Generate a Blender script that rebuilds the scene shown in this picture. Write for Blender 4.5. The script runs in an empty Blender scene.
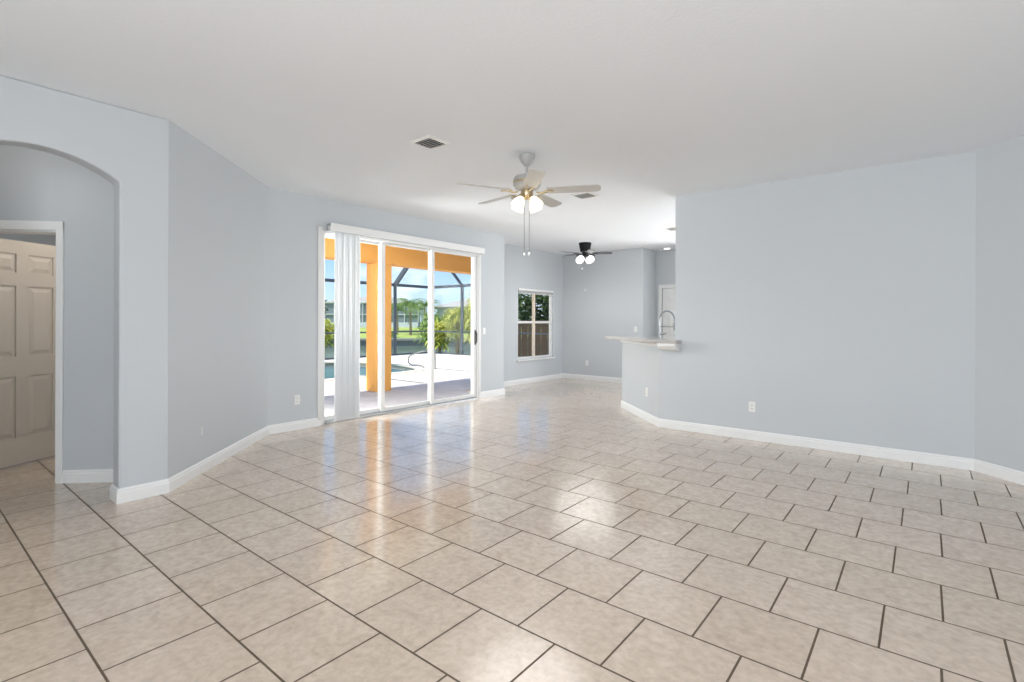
import bpy, bmesh, math, random
from mathutils import Vector, Matrix
PI = math.pi
sc = bpy.context.scene
COL = sc.collection

# ------------------------------------------------------------------ camera, sky, sun, fill lights, exposure
YAW, ROLL, CAM_Z = math.radians(38.91), math.radians(0.19), 1.333
fw = Vector((-math.sin(YAW), math.cos(YAW), 0))
r0 = Vector((math.cos(YAW), math.sin(YAW), 0)); u0 = Vector((0, 0, 1))
rt = r0*math.cos(ROLL) + u0*math.sin(ROLL); up = -r0*math.sin(ROLL) + u0*math.cos(ROLL)
cam_data = bpy.data.cameras.new('camera')
cam = bpy.data.objects.new('camera', cam_data); COL.objects.link(cam)
m = Matrix((rt, up, -fw)).transposed().to_4x4(); m.translation = Vector((0, 0, CAM_Z))
cam.matrix_world = m
cam_data.sensor_width = 36.0; cam_data.lens = 510.4/1024*36
cam_data.shift_y = -(341-320.6)/1024
cam_data.clip_start = 0.05; cam_data.clip_end = 600
sc.camera = cam
sc.view_settings.view_transform = 'Standard'; sc.view_settings.look = 'None'
sc.view_settings.gamma = 1.0; sc.view_settings.use_curve_mapping = False
sc.view_settings.exposure = 0.35

W = bpy.data.worlds.new('sky'); sc.world = W; W.use_nodes = True
wn = W.node_tree.nodes; wl = W.node_tree.links; wn.clear()
wo = wn.new('ShaderNodeOutputWorld'); wb = wn.new('ShaderNodeBackground')
tc = wn.new('ShaderNodeTexCoord'); sep = wn.new('ShaderNodeSeparateXYZ')
wl.new(tc.outputs['Generated'], sep.inputs[0])
gr = wn.new('ShaderNodeValToRGB'); wl.new(sep.outputs['Z'], gr.inputs[0])
e = gr.color_ramp.elements
e[0].position = 0.0; e[0].color = (0.64, 0.77, 0.93, 1)
e[1].position = 0.5; e[1].color = (0.14, 0.33, 0.76, 1)
x = gr.color_ramp.elements.new(0.12); x.color = (0.33, 0.56, 0.90, 1)
mp = wn.new('ShaderNodeMapping'); mp.inputs['Scale'].default_value = (2.6, 2.6, 7.0); mp.inputs['Location'].default_value = (0.35, 0.2, 0.0)
wl.new(tc.outputs['Generated'], mp.inputs[0])
nz = wn.new('ShaderNodeTexNoise'); nz.inputs['Scale'].default_value = 1.6; nz.inputs['Detail'].default_value = 7; nz.inputs['Roughness'].default_value = 0.55
wl.new(mp.outputs[0], nz.inputs[0])
cr = wn.new('ShaderNodeValToRGB'); cr.color_ramp.elements[0].position = 0.49; cr.color_ramp.elements[1].position = 0.66
wl.new(nz.outputs['Fac'], cr.inputs[0])
mx = wn.new('ShaderNodeMixRGB'); mx.inputs['Color2'].default_value = (1.0, 1.0, 1.0, 1)
wl.new(cr.outputs[0], mx.inputs['Fac']); wl.new(gr.outputs[0], mx.inputs['Color1'])
wl.new(mx.outputs[0], wb.inputs[0]); wb.inputs[1].default_value = 1.05
wl.new(wb.outputs[0], wo.inputs[0])

def bedroom_fill():  # unseen point light added to brighten the half open door
    d = bpy.data.lights.new('bedroom_fill', 'POINT'); d.energy = 16; d.shadow_soft_size = 0.15; d.color = (1.0, 0.9, 0.78)
    o = bpy.data.objects.new('bedroom_fill', d); COL.objects.link(o); o.location = (-5.75, 1.75, 2.55)
bedroom_fill()
def hall_fill():  # point light added without a fixture, lifts the dark upper hall wall
    d = bpy.data.lights.new('hall_fill', 'POINT'); d.energy = 3; d.shadow_soft_size = 0.15; d.color = (1.0, 0.95, 0.88)
    o = bpy.data.objects.new('hall_fill', d); COL.objects.link(o); o.location = (-5.15, 0.15, 2.65)
hall_fill()
def sun_light():
    d = bpy.data.lights.new('sun', 'SUN'); d.energy = 5.2; d.angle = math.radians(0.6); d.color = (1.0, 0.95, 0.86)
    o = bpy.data.objects.new('sun', d); COL.objects.link(o)
    o.rotation_euler = Vector((0.03, 0.50, -0.86)).to_track_quat('-Z', 'Y').to_euler()
sun_light()
def fill_light(name, loc, direction, w, h, power, color=(0.97, 0.985, 1.0)):
    d = bpy.data.lights.new(name, 'AREA'); d.shape = 'RECTANGLE'; d.size = w; d.size_y = h; d.energy = power; d.color = color
    o = bpy.data.objects.new(name, d); COL.objects.link(o)
    o.location = loc; o.rotation_euler = Vector(direction).to_track_quat('-Z', 'Z').to_euler()
# unseen area lights added as fill: behind the camera, on the lanai, in the kitchen
fill_light('fill_rear', (0.7, -2.44, 1.4), (0, 1, 0.25), 3.0, 2.4, 155, (0.95, 0.98, 1.0))  # added fill for the ceiling and right wall
fill_light('fill_nook', (-1.75, 10.70, 1.5), (-0.12, -1, 0.0), 2.0, 2.0, 108, (0.96, 0.985, 1.0))  # added fill for the angled left wall
fill_light('fill_lanai', (-7.35, 3.45, 1.75), (0.92, 0.40, 0.12), 1.0, 1.1, 130, (1.0, 0.99, 0.97))  # fill panel added on the lanai, aimed at the half wall
fill_light('fill_kitchen', (-0.55, 8.6, 1.6), (-1, 0.0, -0.15), 2.6, 1.6, 15)  # weak fill added for the dining side

# ------------------------------------------------------------------ materials
MATS = {}
def mat(name, col=(0.8, 0.8, 0.8), rough=0.5, metal=0.0, noise=None, bump=None, emit=None, spec=0.5, coat=0.0, alpha=None):
    """noise=(scale, amount, color2) mottles the colour; bump=(scale, strength, distance)"""
    if name in MATS: return MATS[name]
    M = bpy.data.materials.new(name); M.use_nodes = True
    n = M.node_tree.nodes; l = M.node_tree.links; b = n['Principled BSDF']
    b.inputs['Base Color'].default_value = (*col, 1); b.inputs['Roughness'].default_value = rough
    b.inputs['Metallic'].default_value = metal; b.inputs['Specular IOR Level'].default_value = spec
    b.inputs['Coat Weight'].default_value = coat
    t = n.new('ShaderNodeTexCoord')
    if noise:
        q = n.new('ShaderNodeTexNoise'); q.inputs['Scale'].default_value = noise[0]; q.inputs['Detail'].default_value = 5
        l.new(t.outputs['Object'], q.inputs['Vector'])
        r = n.new('ShaderNodeValToRGB'); r.color_ramp.elements[0].position = 0.35; r.color_ramp.elements[1].position = 0.65
        l.new(q.outputs['Fac'], r.inputs[0])
        x = n.new('ShaderNodeMixRGB'); x.inputs['Color1'].default_value = (*col, 1); x.inputs['Color2'].default_value = (*noise[2], 1)
        mm = n.new('ShaderNodeMath'); mm.operation = 'MULTIPLY'; mm.inputs[1].default_value = noise[1]
        l.new(r.outputs[0], mm.inputs[0]); l.new(mm.outputs[0], x.inputs['Fac']); l.new(x.outputs[0], b.inputs['Base Color'])
    if bump:
        q = n.new('ShaderNodeTexNoise'); q.inputs['Scale'].default_value = bump[0]; q.inputs['Detail'].default_value = 3
        l.new(t.outputs['Object'], q.inputs['Vector'])
        bp = n.new('ShaderNodeBump'); bp.inputs['Strength'].default_value = bump[1]; bp.inputs['Distance'].default_value = bump[2]
        l.new(q.outputs['Fac'], bp.inputs['Height']); l.new(bp.outputs[0], b.inputs['Normal'])
    if emit:
        b.inputs['Emission Color'].default_value = (*emit[0], 1); b.inputs['Emission Strength'].default_value = emit[1]
    MATS[name] = M
    return M

wall_m = mat('blue_grey_wall_paint', (0.600, 0.630, 0.655), 0.55, bump=(95, 0.25, 0.004), spec=0.3)
ceil_m = mat('white_ceiling_paint', (0.885, 0.915, 0.955), 0.8, bump=(40, 0.3, 0.006), spec=0.2)
trim_m = mat('white_trim_paint', (0.88, 0.88, 0.87), 0.35)
vinyl_m = mat('white_frame_aluminium', (0.80, 0.80, 0.79), 0.4)
grey_metal = mat('grey_aluminium', (0.45, 0.46, 0.47), 0.4, metal=0.6)
dark_metal = mat('bronze_cage_metal', (0.085, 0.10, 0.12), 0.5)
black_m = mat('black_plastic', (0.015, 0.015, 0.017), 0.4)
plate_m = mat('white_cover_plate', (0.86, 0.86, 0.84), 0.3)
slot_m = mat('dark_slots', (0.06, 0.06, 0.06), 0.6)
blind_m = None
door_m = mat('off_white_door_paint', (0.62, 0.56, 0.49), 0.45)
brass_m = mat('brass', (0.58, 0.48, 0.31), 0.35, metal=1.0)
chrome_m = mat('brushed_nickel', (0.30, 0.31, 0.32), 0.3, metal=1.0)
fan_white = mat('white_fan_enamel', (0.62, 0.615, 0.60), 0.4)
fan_grey = mat('grey_fan_blade', (0.13, 0.13, 0.135), 0.5)
fan_black = mat('black_fan_enamel', (0.012, 0.012, 0.013), 0.6, spec=0.2)
shade_m = mat('lit_frosted_glass_warm', (0.95, 0.9, 0.8), 0.4, emit=((1.0, 0.87, 0.66), 1.5))
globe_m = mat('lit_frosted_glass_white', (0.95, 0.95, 0.95), 0.4, emit=((1.0, 0.98, 0.94), 3.5))
bulb_m = mat('lit_lamp_diffuser', (0.95, 0.95, 0.95), 0.4, emit=((1.0, 0.98, 0.95), 3.0))
granite_m = mat('grey_beige_granite', (0.60, 0.56, 0.53), 0.15, noise=(60, 0.6, (0.40, 0.37, 0.35)))
cab_m = mat('white_cabinet_paint', (0.8, 0.8, 0.79), 0.4)
stucco_m = mat('orange_stucco', (0.95, 0.46, 0.12), 0.8, bump=(60, 0.4, 0.01), noise=(3, 0.25, (0.90, 0.41, 0.10)))
ext_m = mat('cream_stucco', (0.72, 0.62, 0.48), 0.85, bump=(60, 0.4, 0.01))
grass_m = mat('lawn_grass', (0.238, 0.322, 0.070), 0.9, noise=(0.5, 0.8, (0.350, 0.392, 0.098)))
bank_m = mat('dark_bank_grass', (0.112, 0.154, 0.063), 0.95, noise=(0.7, 0.7, (0.196, 0.210, 0.105)))
seawall_m = mat('grey_seawall_concrete', (0.247, 0.247, 0.232), 0.8, noise=(0.6, 0.6, (0.165, 0.173, 0.158)))
canal_m = mat('canal_water', (0.10, 0.15, 0.11), 0.12, noise=(0.3, 0.5, (0.16, 0.20, 0.14)), bump=(1.2, 0.12, 0.05))
pool_shell_m = mat('pale_blue_pool_plaster', (0.50, 0.78, 0.88), 0.5)
pool_tile_m = mat('teal_waterline_tile', (0.04, 0.22, 0.32), 0.25)
coping_m = mat('cream_pool_coping', (0.702, 0.630, 0.540), 0.7)
trunk_m = mat('palm_trunk_bark', (0.32, 0.24, 0.16), 0.9)
house_wall = mat('pale_house_wall', (0.434, 0.476, 0.504), 0.8)
house_roof = mat('grey_roof_tile', (0.322, 0.308, 0.294), 0.85)
screen_m = mat('grey_blue_screen', (0.18, 0.22, 0.25), 0.5)
fence_m = mat('brown_fence_boards', (0.068, 0.044, 0.030), 0.85, noise=(5, 0.6, (0.104, 0.068, 0.044)))
steel_m = mat('steel_rail', (0.30, 0.30, 0.29), 0.35, metal=0.6)

def leaf_mat(name, a, b, tl=0.35):
    if name in MATS: return MATS[name]
    M = bpy.data.materials.new(name); M.use_nodes = True; n = M.node_tree.nodes; l = M.node_tree.links
    P = n['Principled BSDF']; P.inputs['Roughness'].default_value = 0.55
    t = n.new('ShaderNodeTexCoord'); q = n.new('ShaderNodeTexNoise'); q.inputs['Scale'].default_value = 2.2; q.inputs['Detail'].default_value = 4
    l.new(t.outputs['Object'], q.inputs['Vector'])
    r = n.new('ShaderNodeValToRGB'); r.color_ramp.elements[0].position = 0.38; r.color_ramp.elements[1].position = 0.62
    r.color_ramp.elements[0].color = (*a, 1); r.color_ramp.elements[1].color = (*b, 1)
    l.new(q.outputs['Fac'], r.inputs[0]); l.new(r.outputs[0], P.inputs['Base Color'])
    tr = n.new('ShaderNodeBsdfTranslucent'); l.new(r.outputs[0], tr.inputs[0])
    ms = n.new('ShaderNodeMixShader'); ms.inputs[0].default_value = 0.35
    ms.inputs[0].default_value = tl; l.new(P.outputs[0], ms.inputs[1]); l.new(tr.outputs[0], ms.inputs[2]); l.new(ms.outputs[0], n['Material Output'].inputs[0])
    MATS[name] = M; return M
blind_m = leaf_mat('white_vinyl_blind', (0.91, 0.92, 0.93), (0.93, 0.935, 0.94), 0.4)
leaf_yellow = leaf_mat('yellow_green_leaves', (0.336, 0.416, 0.056), (0.640, 0.608, 0.128))
leaf_green = leaf_mat('mid_green_leaves', (0.105, 0.203, 0.045), (0.255, 0.360, 0.075))
leaf_palm = leaf_mat('palm_leaves', (0.096, 0.192, 0.056), (0.264, 0.360, 0.096))
leaf_dark = leaf_mat('dark_green_leaves', (0.040, 0.080, 0.024), (0.112, 0.176, 0.056))

def glass_mat(name, tint=(0.97, 0.99, 0.985)):
    M = bpy.data.materials.new(name); M.use_nodes = True; n = M.node_tree.nodes; l = M.node_tree.links; n.clear()
    o = n.new('ShaderNodeOutputMaterial'); t = n.new('ShaderNodeBsdfTransparent'); t.inputs[0].default_value = (*tint, 1)
    g = n.new('ShaderNodeBsdfGlossy'); g.inputs['Roughness'].default_value = 0.02
    f = n.new('ShaderNodeFresnel'); gm = n.new('ShaderNodeNewGeometry'); ir = n.new('ShaderNodeMapRange')   # a thin pane: same reflectance on both faces
    ir.inputs['To Min'].default_value = 1.12; ir.inputs['To Max'].default_value = 1/1.12
    l.new(gm.outputs['Backfacing'], ir.inputs['Value']); l.new(ir.outputs[0], f.inputs[0])
    x = n.new('ShaderNodeMixShader'); l.new(f.outputs[0], x.inputs[0]); l.new(t.outputs[0], x.inputs[1]); l.new(g.outputs[0], x.inputs[2])
    l.new(x.outputs[0], o.inputs[0]); return M
glass_m = glass_mat('clear_window_glass')

def water_mat():
    M = bpy.data.materials.new('pool_water'); M.use_nodes = True; n = M.node_tree.nodes; l = M.node_tree.links; n.clear()
    o = n.new('ShaderNodeOutputMaterial'); t = n.new('ShaderNodeBsdfTransparent'); t.inputs[0].default_value = (0.45, 0.84, 0.97, 1)
    g = n.new('ShaderNodeBsdfGlossy'); g.inputs['Roughness'].default_value = 0.35
    f = n.new('ShaderNodeFresnel'); f.inputs[0].default_value = 1.12
    q = n.new('ShaderNodeTexNoise'); q.inputs['Scale'].default_value = 5
    c = n.new('ShaderNodeTexCoord'); l.new(c.outputs['Object'], q.inputs['Vector'])
    b = n.new('ShaderNodeBump'); b.inputs['Strength'].default_value = 0.15; b.inputs['Distance'].default_value = 0.05
    l.new(q.outputs[0], b.inputs['Height']); l.new(b.outputs[0], g.inputs['Normal']); l.new(b.outputs[0], f.inputs['Normal'])
    x = n.new('ShaderNodeMixShader'); l.new(f.outputs[0], x.inputs[0]); l.new(t.outputs[0], x.inputs[1]); l.new(g.outputs[0], x.inputs[2])
    l.new(x.outputs[0], o.inputs[0]); return M
water_m = water_mat()

TILE = 0.4074
def tile_mat():
    M = bpy.data.materials.new('beige_floor_tile'); M.use_nodes = True; n = M.node_tree.nodes; l = M.node_tree.links
    P = n['Principled BSDF']
    t = n.new('ShaderNodeTexCoord'); mp = n.new('ShaderNodeMapping'); mp.vector_type = 'POINT'
    # rows run along x; row line at y = 1.3448 + k*TILE; joints alternate between .12 and .62 of a tile
    mp.inputs['Location'].default_value = (-0.10*TILE + 40*TILE, -1.3448 + TILE + 40*TILE, 0)
    l.new(t.outputs['Object'], mp.inputs[0])
    # the tiler's half-tile stagger creeps a little from row to row
    sx = n.new('ShaderNodeSeparateXYZ'); l.new(mp.outputs[0], sx.inputs[0])
    def mth(op, a, b):
        q = n.new('ShaderNodeMath'); q.operation = op
        for i, v in enumerate((a, b)):
            if v is None: continue
            if isinstance(v, (int, float)): q.inputs[i].default_value = v
            else: l.new(v, q.inputs[i])
        return q.outputs[0]
    row = mth('SUBTRACT', mth('FLOOR', mth('DIVIDE', sx.outputs['Y'], TILE), None), 41.0)
    xx = mth('SUBTRACT', sx.outputs['X'], mth('MULTIPLY', row, 0.018*TILE))
    cx_ = n.new('ShaderNodeCombineXYZ'); l.new(xx, cx_.inputs['X']); l.new(sx.outputs['Y'], cx_.inputs['Y'])
    br = n.new('ShaderNodeTexBrick'); br.offset = 0.5; br.offset_frequency = 2; br.squash = 1.0
    br.inputs['Scale'].default_value = 1.0; br.inputs['Brick Width'].default_value = TILE; br.inputs['Row Height'].default_value = TILE
    br.inputs['Mortar Size'].default_value = 0.0050; br.inputs['Mortar Smooth'].default_value = 0.15; br.inputs['Bias'].default_value = 0.0
    br.inputs['Color1'].default_value = (0.690, 0.575, 0.465, 1); br.inputs['Color2'].default_value = (0.640, 0.528, 0.420, 1)
    br.inputs['Mortar'].default_value = (0.130, 0.092, 0.058, 1)
    l.new(cx_.outputs[0], br.inputs['Vector'])
    # veined mottling of the stone-look glaze
    n1 = n.new('ShaderNodeTexNoise'); n1.inputs['Scale'].default_value = 11; n1.inputs['Detail'].default_value = 9; n1.inputs['Roughness'].default_value = 0.68; n1.inputs['Distortion'].default_value = 0.5
    l.new(t.outputs['Object'], n1.inputs['Vector'])
    r1 = n.new('ShaderNodeValToRGB'); r1.color_ramp.elements[0].position = 0.33; r1.color_ramp.elements[1].position = 0.66
    r1.color_ramp.elements[0].color = (0.86, 0.82, 0.78, 1); r1.color_ramp.elements[1].color = (1.04, 1.035, 1.03, 1)
    l.new(n1.outputs['Fac'], r1.inputs[0])
    n2 = n.new('ShaderNodeTexNoise'); n2.inputs['Scale'].default_value = 28; n2.inputs['Detail'].default_value = 4; l.new(t.outputs['Object'], n2.inputs['Vector'])
    r2 = n.new('ShaderNodeValToRGB'); r2.color_ramp.elements[0].color = (0.90, 0.89, 0.88, 1); r2.color_ramp.elements[1].color = (1.05, 1.05, 1.05, 1)
    r2.color_ramp.elements[0].position = 0.35; r2.color_ramp.elements[1].position = 0.6
    l.new(n2.outputs['Fac'], r2.inputs[0])
    a = n.new('ShaderNodeMixRGB'); a.blend_type = 'MULTIPLY'; a.inputs[0].default_value = 1.0
    l.new(r1.outputs[0], a.inputs[1]); l.new(r2.outputs[0], a.inputs[2])
    c = n.new('ShaderNodeMixRGB'); c.blend_type = 'MULTIPLY'; c.inputs[0].default_value = 0.85
    l.new(br.outputs['Color'], c.inputs[1]); l.new(a.outputs[0], c.inputs[2]); l.new(c.outputs[0], P.inputs['Base Color'])
    rr = n.new('ShaderNodeMapRange'); rr.inputs['To Min'].default_value = 0.22; rr.inputs['To Max'].default_value = 0.8
    l.new(br.outputs['Fac'], rr.inputs['Value']); l.new(rr.outputs[0], P.inputs['Roughness'])
    P.inputs['Specular IOR Level'].default_value = 0.6
    cw = n.new('ShaderNodeMapRange'); cw.inputs['To Min'].default_value = 0.8; cw.inputs['To Max'].default_value = 0.0; l.new(br.outputs['Fac'], cw.inputs['Value']); l.new(cw.outputs[0], P.inputs['Coat Weight']); P.inputs['Coat Roughness'].default_value = 0.13
    iv = n.new('ShaderNodeMath'); iv.operation = 'SUBTRACT'; iv.inputs[0].default_value = 1.0; l.new(br.outputs['Fac'], iv.inputs[1])
    ad = n.new('ShaderNodeMath'); ad.operation = 'MULTIPLY_ADD'; ad.inputs[1].default_value = 0.25; l.new(n1.outputs['Fac'], ad.inputs[0]); l.new(iv.outputs[0], ad.inputs[2])
    b = n.new('ShaderNodeBump'); b.inputs['Strength'].default_value = 0.5; b.inputs['Distance'].default_value = 0.003
    l.new(ad.outputs[0], b.inputs['Height']); l.new(b.outputs[0], P.inputs['Normal'])
    return M
tile_m = tile_mat()

def paver_mat(name, cols):
    M = bpy.data.materials.new(name); M.use_nodes = True; n = M.node_tree.nodes; l = M.node_tree.links
    P = n['Principled BSDF']; P.inputs['Roughness'].default_value = 0.75
    t = n.new('ShaderNodeTexCoord')
    br = n.new('ShaderNodeTexBrick'); br.inputs['Scale'].default_value = 1.0; br.inputs['Brick Width'].default_value = 0.40; br.inputs['Row Height'].default_value = 0.20
    br.inputs['Mortar Size'].default_value = 0.006; br.inputs['Mortar Smooth'].default_value = 0.3
    br.inputs['Color1'].default_value = (*cols[0], 1); br.inputs['Color2'].default_value = (*cols[1], 1); br.inputs['Mortar'].default_value = (*cols[2], 1)
    l.new(t.outputs['Object'], br.inputs['Vector']); l.new(br.outputs['Color'], P.inputs['Base Color'])
    return M
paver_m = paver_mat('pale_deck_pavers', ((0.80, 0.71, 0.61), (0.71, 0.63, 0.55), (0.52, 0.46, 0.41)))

# ------------------------------------------------------------------ mesh helpers
class MB:
    def __init__(self): self.v = []; self.f = []
    def add(self, vs, fs):
        o = len(self.v); self.v += [tuple(p) for p in vs]; self.f += [tuple(i+o for i in q) for q in fs]; return self
    def box(self, x0, x1, y0, y1, z0, z1):
        vs = [(x0,y0,z0),(x1,y0,z0),(x1,y1,z0),(x0,y1,z0),(x0,y0,z1),(x1,y0,z1),(x1,y1,z1),(x0,y1,z1)]
        return self.add(vs, [(3,2,1,0),(4,5,6,7),(0,1,5,4),(1,2,6,5),(2,3,7,6),(3,0,4,7)])
    def prism(self, poly, z0, z1):
        n = len(poly); a = sum(poly[i][0]*poly[(i+1)%n][1]-poly[(i+1)%n][0]*poly[i][1] for i in range(n))
        if a < 0: poly = poly[::-1]
        vs = [(p[0],p[1],z0) for p in poly] + [(p[0],p[1],z1) for p in poly]
        return self.add(vs, [tuple(range(n-1,-1,-1)), tuple(range(n,2*n))] + [(i,(i+1)%n,n+(i+1)%n,n+i) for i in range(n)])
    def lathe(self, prof, c=(0,0,0), seg=24, axis=None, caps=True):
        """prof: (radius, height) list; axis: direction of height"""
        ax = Vector(axis or (0,0,1)).normalized(); q = Vector((0,0,1)).rotation_difference(ax); c = Vector(c)
        vs = []
        for r, h in prof:
            for k in range(seg):
                t = 2*PI*k/seg; vs.append(c + q @ Vector((r*math.cos(t), r*math.sin(t), h)))
        fs = []
        for i in range(len(prof)-1):
            for k in range(seg):
                fs.append((i*seg+k, i*seg+(k+1)%seg, (i+1)*seg+(k+1)%seg, (i+1)*seg+k))
        if caps:
            fs.append(tuple(range(seg-1,-1,-1))); fs.append(tuple((len(prof)-1)*seg+k for k in range(seg)))
        return self.add(vs, fs)
    def tube(self, pts, r, seg=8):
        pts = [Vector(p) for p in pts]; vs = []; fs = []; N = len(pts)
        ref = Vector((0,0,1))
        d0 = (pts[1]-pts[0]).normalized()
        if abs(d0.z) > 0.9: ref = Vector((1,0,0))
        u = d0.cross(ref).normalized()
        for i, p in enumerate(pts):
            d = (pts[min(i+1,N-1)]-pts[max(i-1,0)]).normalized()
            u = (u - d*u.dot(d)).normalized(); w = d.cross(u)
            ri = r[i] if isinstance(r, (list, tuple)) else r
            for k in range(seg):
                t = 2*PI*k/seg; vs.append(p + u*ri*math.cos(t) + w*ri*math.sin(t))
        for i in range(N-1):
            for k in range(seg):
                fs.append((i*seg+k, i*seg+(k+1)%seg, (i+1)*seg+(k+1)%seg, (i+1)*seg+k))
        fs.append(tuple(range(seg-1,-1,-1))); fs.append(tuple((N-1)*seg+k for k in range(seg)))
        return self.add(vs, fs)
    def bar(self, a, b, w, h):
        """rectangular bar from a to b, w horizontal width, h the other"""
        a = Vector(a); b = Vector(b); d = (b-a).normalized()
        s = d.cross(Vector((0,0,1))); s = Vector((1,0,0)) if s.length < 1e-4 else s.normalized(); t = s.cross(d)
        vs = [p + s*i*w/2 + t*j*h/2 for p in (a,b) for i,j in ((-1,-1),(1,-1),(1,1),(-1,1))]
        return self.add(vs, [(3,2,1,0),(4,5,6,7),(0,1,5,4),(1,2,6,5),(2,3,7,6),(3,0,4,7)])
    def xform(self, M): self.v = [tuple(M @ Vector(p)) for p in self.v]; return self
    def build(self, name, material, parent=None, smooth=False, bevel=0.0, seg=2, loc=None):
        me = bpy.data.meshes.new(name); me.from_pydata(self.v, [], self.f)
        bm = bmesh.new(); bm.from_mesh(me); bmesh.ops.recalc_face_normals(bm, faces=bm.faces); bm.to_mesh(me); bm.free()
        if smooth:
            for p in me.polygons: p.use_smooth = True
        me.materials.append(material)
        o = bpy.data.objects.new(name, me); COL.objects.link(o)
        if parent: o.parent = parent
        if loc: o.location = loc
        if smooth and not bevel:
            md = o.modifiers.new('split', 'EDGE_SPLIT'); md.split_angle = math.radians(42)
        if bevel:
            md = o.modifiers.new('bevel', 'BEVEL'); md.width = bevel; md.segments = seg; md.limit_method = 'ANGLE'; md.angle_limit = math.radians(35)
        return o
def tag(o, label, cat, group=None, kind=None):
    o['label'] = label; o['category'] = cat
    if group: o['group'] = group
    if kind: o['kind'] = kind
    return o
def empty(name, loc, label, cat, group=None, rz=0, kind=None):
    o = bpy.data.objects.new(name, None); COL.objects.link(o); o.location = loc; o.rotation_euler = (0,0,rz); o.empty_display_size = 0.1
    return tag(o, label, cat, group, kind)
def struct(o, label, cat): return tag(o, label, cat, None, 'structure')

# ------------------------------------------------------------------ room shell
CE = 2.873
SX = -5.93           # sliding door wall plane
DX = -6.58           # dining window wall plane
BY = 10.05           # dining back wall plane
RY = 6.18            # big right wall plane
AX = -4.535          # arch wall plane
struct(MB().prism([(2.9,-2.7),(2.9,4.1),(0.5,6.5),(-0.3,6.5),(-0.3,10.95),(-6.75,10.95),(-6.75,7.0),(-6.05,7.0),(-6.05,2.9),(-6.1,2.8),(-9.1,2.8),(-9.1,-1.4),(-4.6,-1.4),(-4.6,-2.7)], -0.12, 0).build('floor', tile_m), 'beige square tile floor laid in offset rows with dark grout', 'floor')
struct(MB().prism([(2.9,-2.7),(2.9,4.1),(0.5,6.5),(-0.3,6.5),(-0.3,10.95),(-6.75,10.95),(-6.75,2.8),(-9.1,2.8),(-9.1,-1.4),(-4.6,-1.4),(-4.6,-2.7)], CE, CE+0.12).build('ceiling', ceil_m), 'flat white textured ceiling over the whole room', 'ceiling')

struct(MB().box(-2.395, 0.36, RY, RY+0.12, 0, CE).build('wall_right', wall_m), 'large plain blue-grey wall on the right', 'wall')
s2 = math.sqrt(0.5)
struct(MB().prism([(0.36,RY),(2.62,RY-2.26),(2.62+0.085,RY-2.26+0.085),(0.41,RY+0.12),(0.36,RY+0.12)], 0, CE).build('wall_right_diagonal', wall_m), 'angled blue-grey wall at the far right edge', 'wall')
m_ = MB().box(2.62, 2.74, -2.4, 0.4, 0, CE).box(2.62, 2.74, 1.6, 3.95, 0, CE).box(2.62, 2.74, 0.4, 1.6, 0, 0.9).box(2.62, 2.74, 0.4, 1.6, 2.2, CE)  # opening added to let sky light in
struct(m_.build('wall_side', wall_m), 'blue-grey side wall with an opening added for light, behind the viewer', 'wall')
m_ = MB().box(-4.69, -0.9, -2.52, -2.4, 0, CE).box(2.3, 2.74, -2.52, -2.4, 0, CE).box(-0.9, 2.3, -2.52, -2.4, 0, 0.15).box(-0.9, 2.3, -2.52, -2.4, 2.65, CE)  # opening added for the rear fill light
struct(m_.build('wall_rear', wall_m), 'blue-grey rear wall with a wide opening added for fill light, behind the viewer', 'wall')

# arch wall: plane x = AX, arched opening y 0.15..1.09
arc_c, arc_h, z_sp, z_ap = 0.635, 0.455, 2.325, 2.478
rise = z_ap - z_sp; R_ = (arc_h**2 + rise**2)/(2*rise); cz = z_ap - R_
a0 = math.asin(arc_h/R_)
prof = [(1.396, 0), (1.396, CE), (-2.4, CE), (-2.4, 0), (arc_c-arc_h, 0)]
NA = 28
for i in range(NA+1):
    a = -a0 + 2*a0*i/NA
    prof.append((arc_c + R_*math.sin(a), cz + R_*math.cos(a)))
prof.append((arc_c+arc_h, 0))
n_ = len(prof)
m_ = MB().add([(AX, y, z) for y, z in prof] + [(AX-0.155, y, z) for y, z in prof],
              [tuple(range(n_)), tuple(range(2*n_-1, n_-1, -1))] + [(i, (i+1) % n_, n_+(i+1) % n_, n_+i) for i in range(n_)])
struct(m_.build('wall_left', wall_m, bevel=0.014, seg=3), 'blue-grey wall with an arched opening to the hall', 'wall')
struct(MB().prism([(AX,1.396),(SX,2.835),(SX-0.05,2.96),(SX-0.15,2.96),(SX-0.15,2.80),(AX-0.155,1.36),(AX-0.155,1.30),(AX-0.02,1.30)], 0, CE).build('wall_left_diagonal', wall_m), 'angled blue-grey wall between the arch and the sliding door wall', 'wall')

# sliding door wall
OY0, OY1, OZ = 3.50, 6.44, 2.47
m_ = MB().box(SX-0.15, SX, 2.835, OY0, 0, CE).box(SX-0.15, SX, OY1, 7.12, 0, CE).box(SX-0.15, SX, OY0, OY1, OZ, CE)
struct(m_.build('wall_slider', wall_m), 'blue-grey wall holding the glass sliding door', 'wall')
struct(MB().box(DX-0.08, SX-0.15, 7.02, 7.12, 0, CE).build('wall_jog', wall_m), 'short return wall where the dining area steps back', 'wall')
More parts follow.
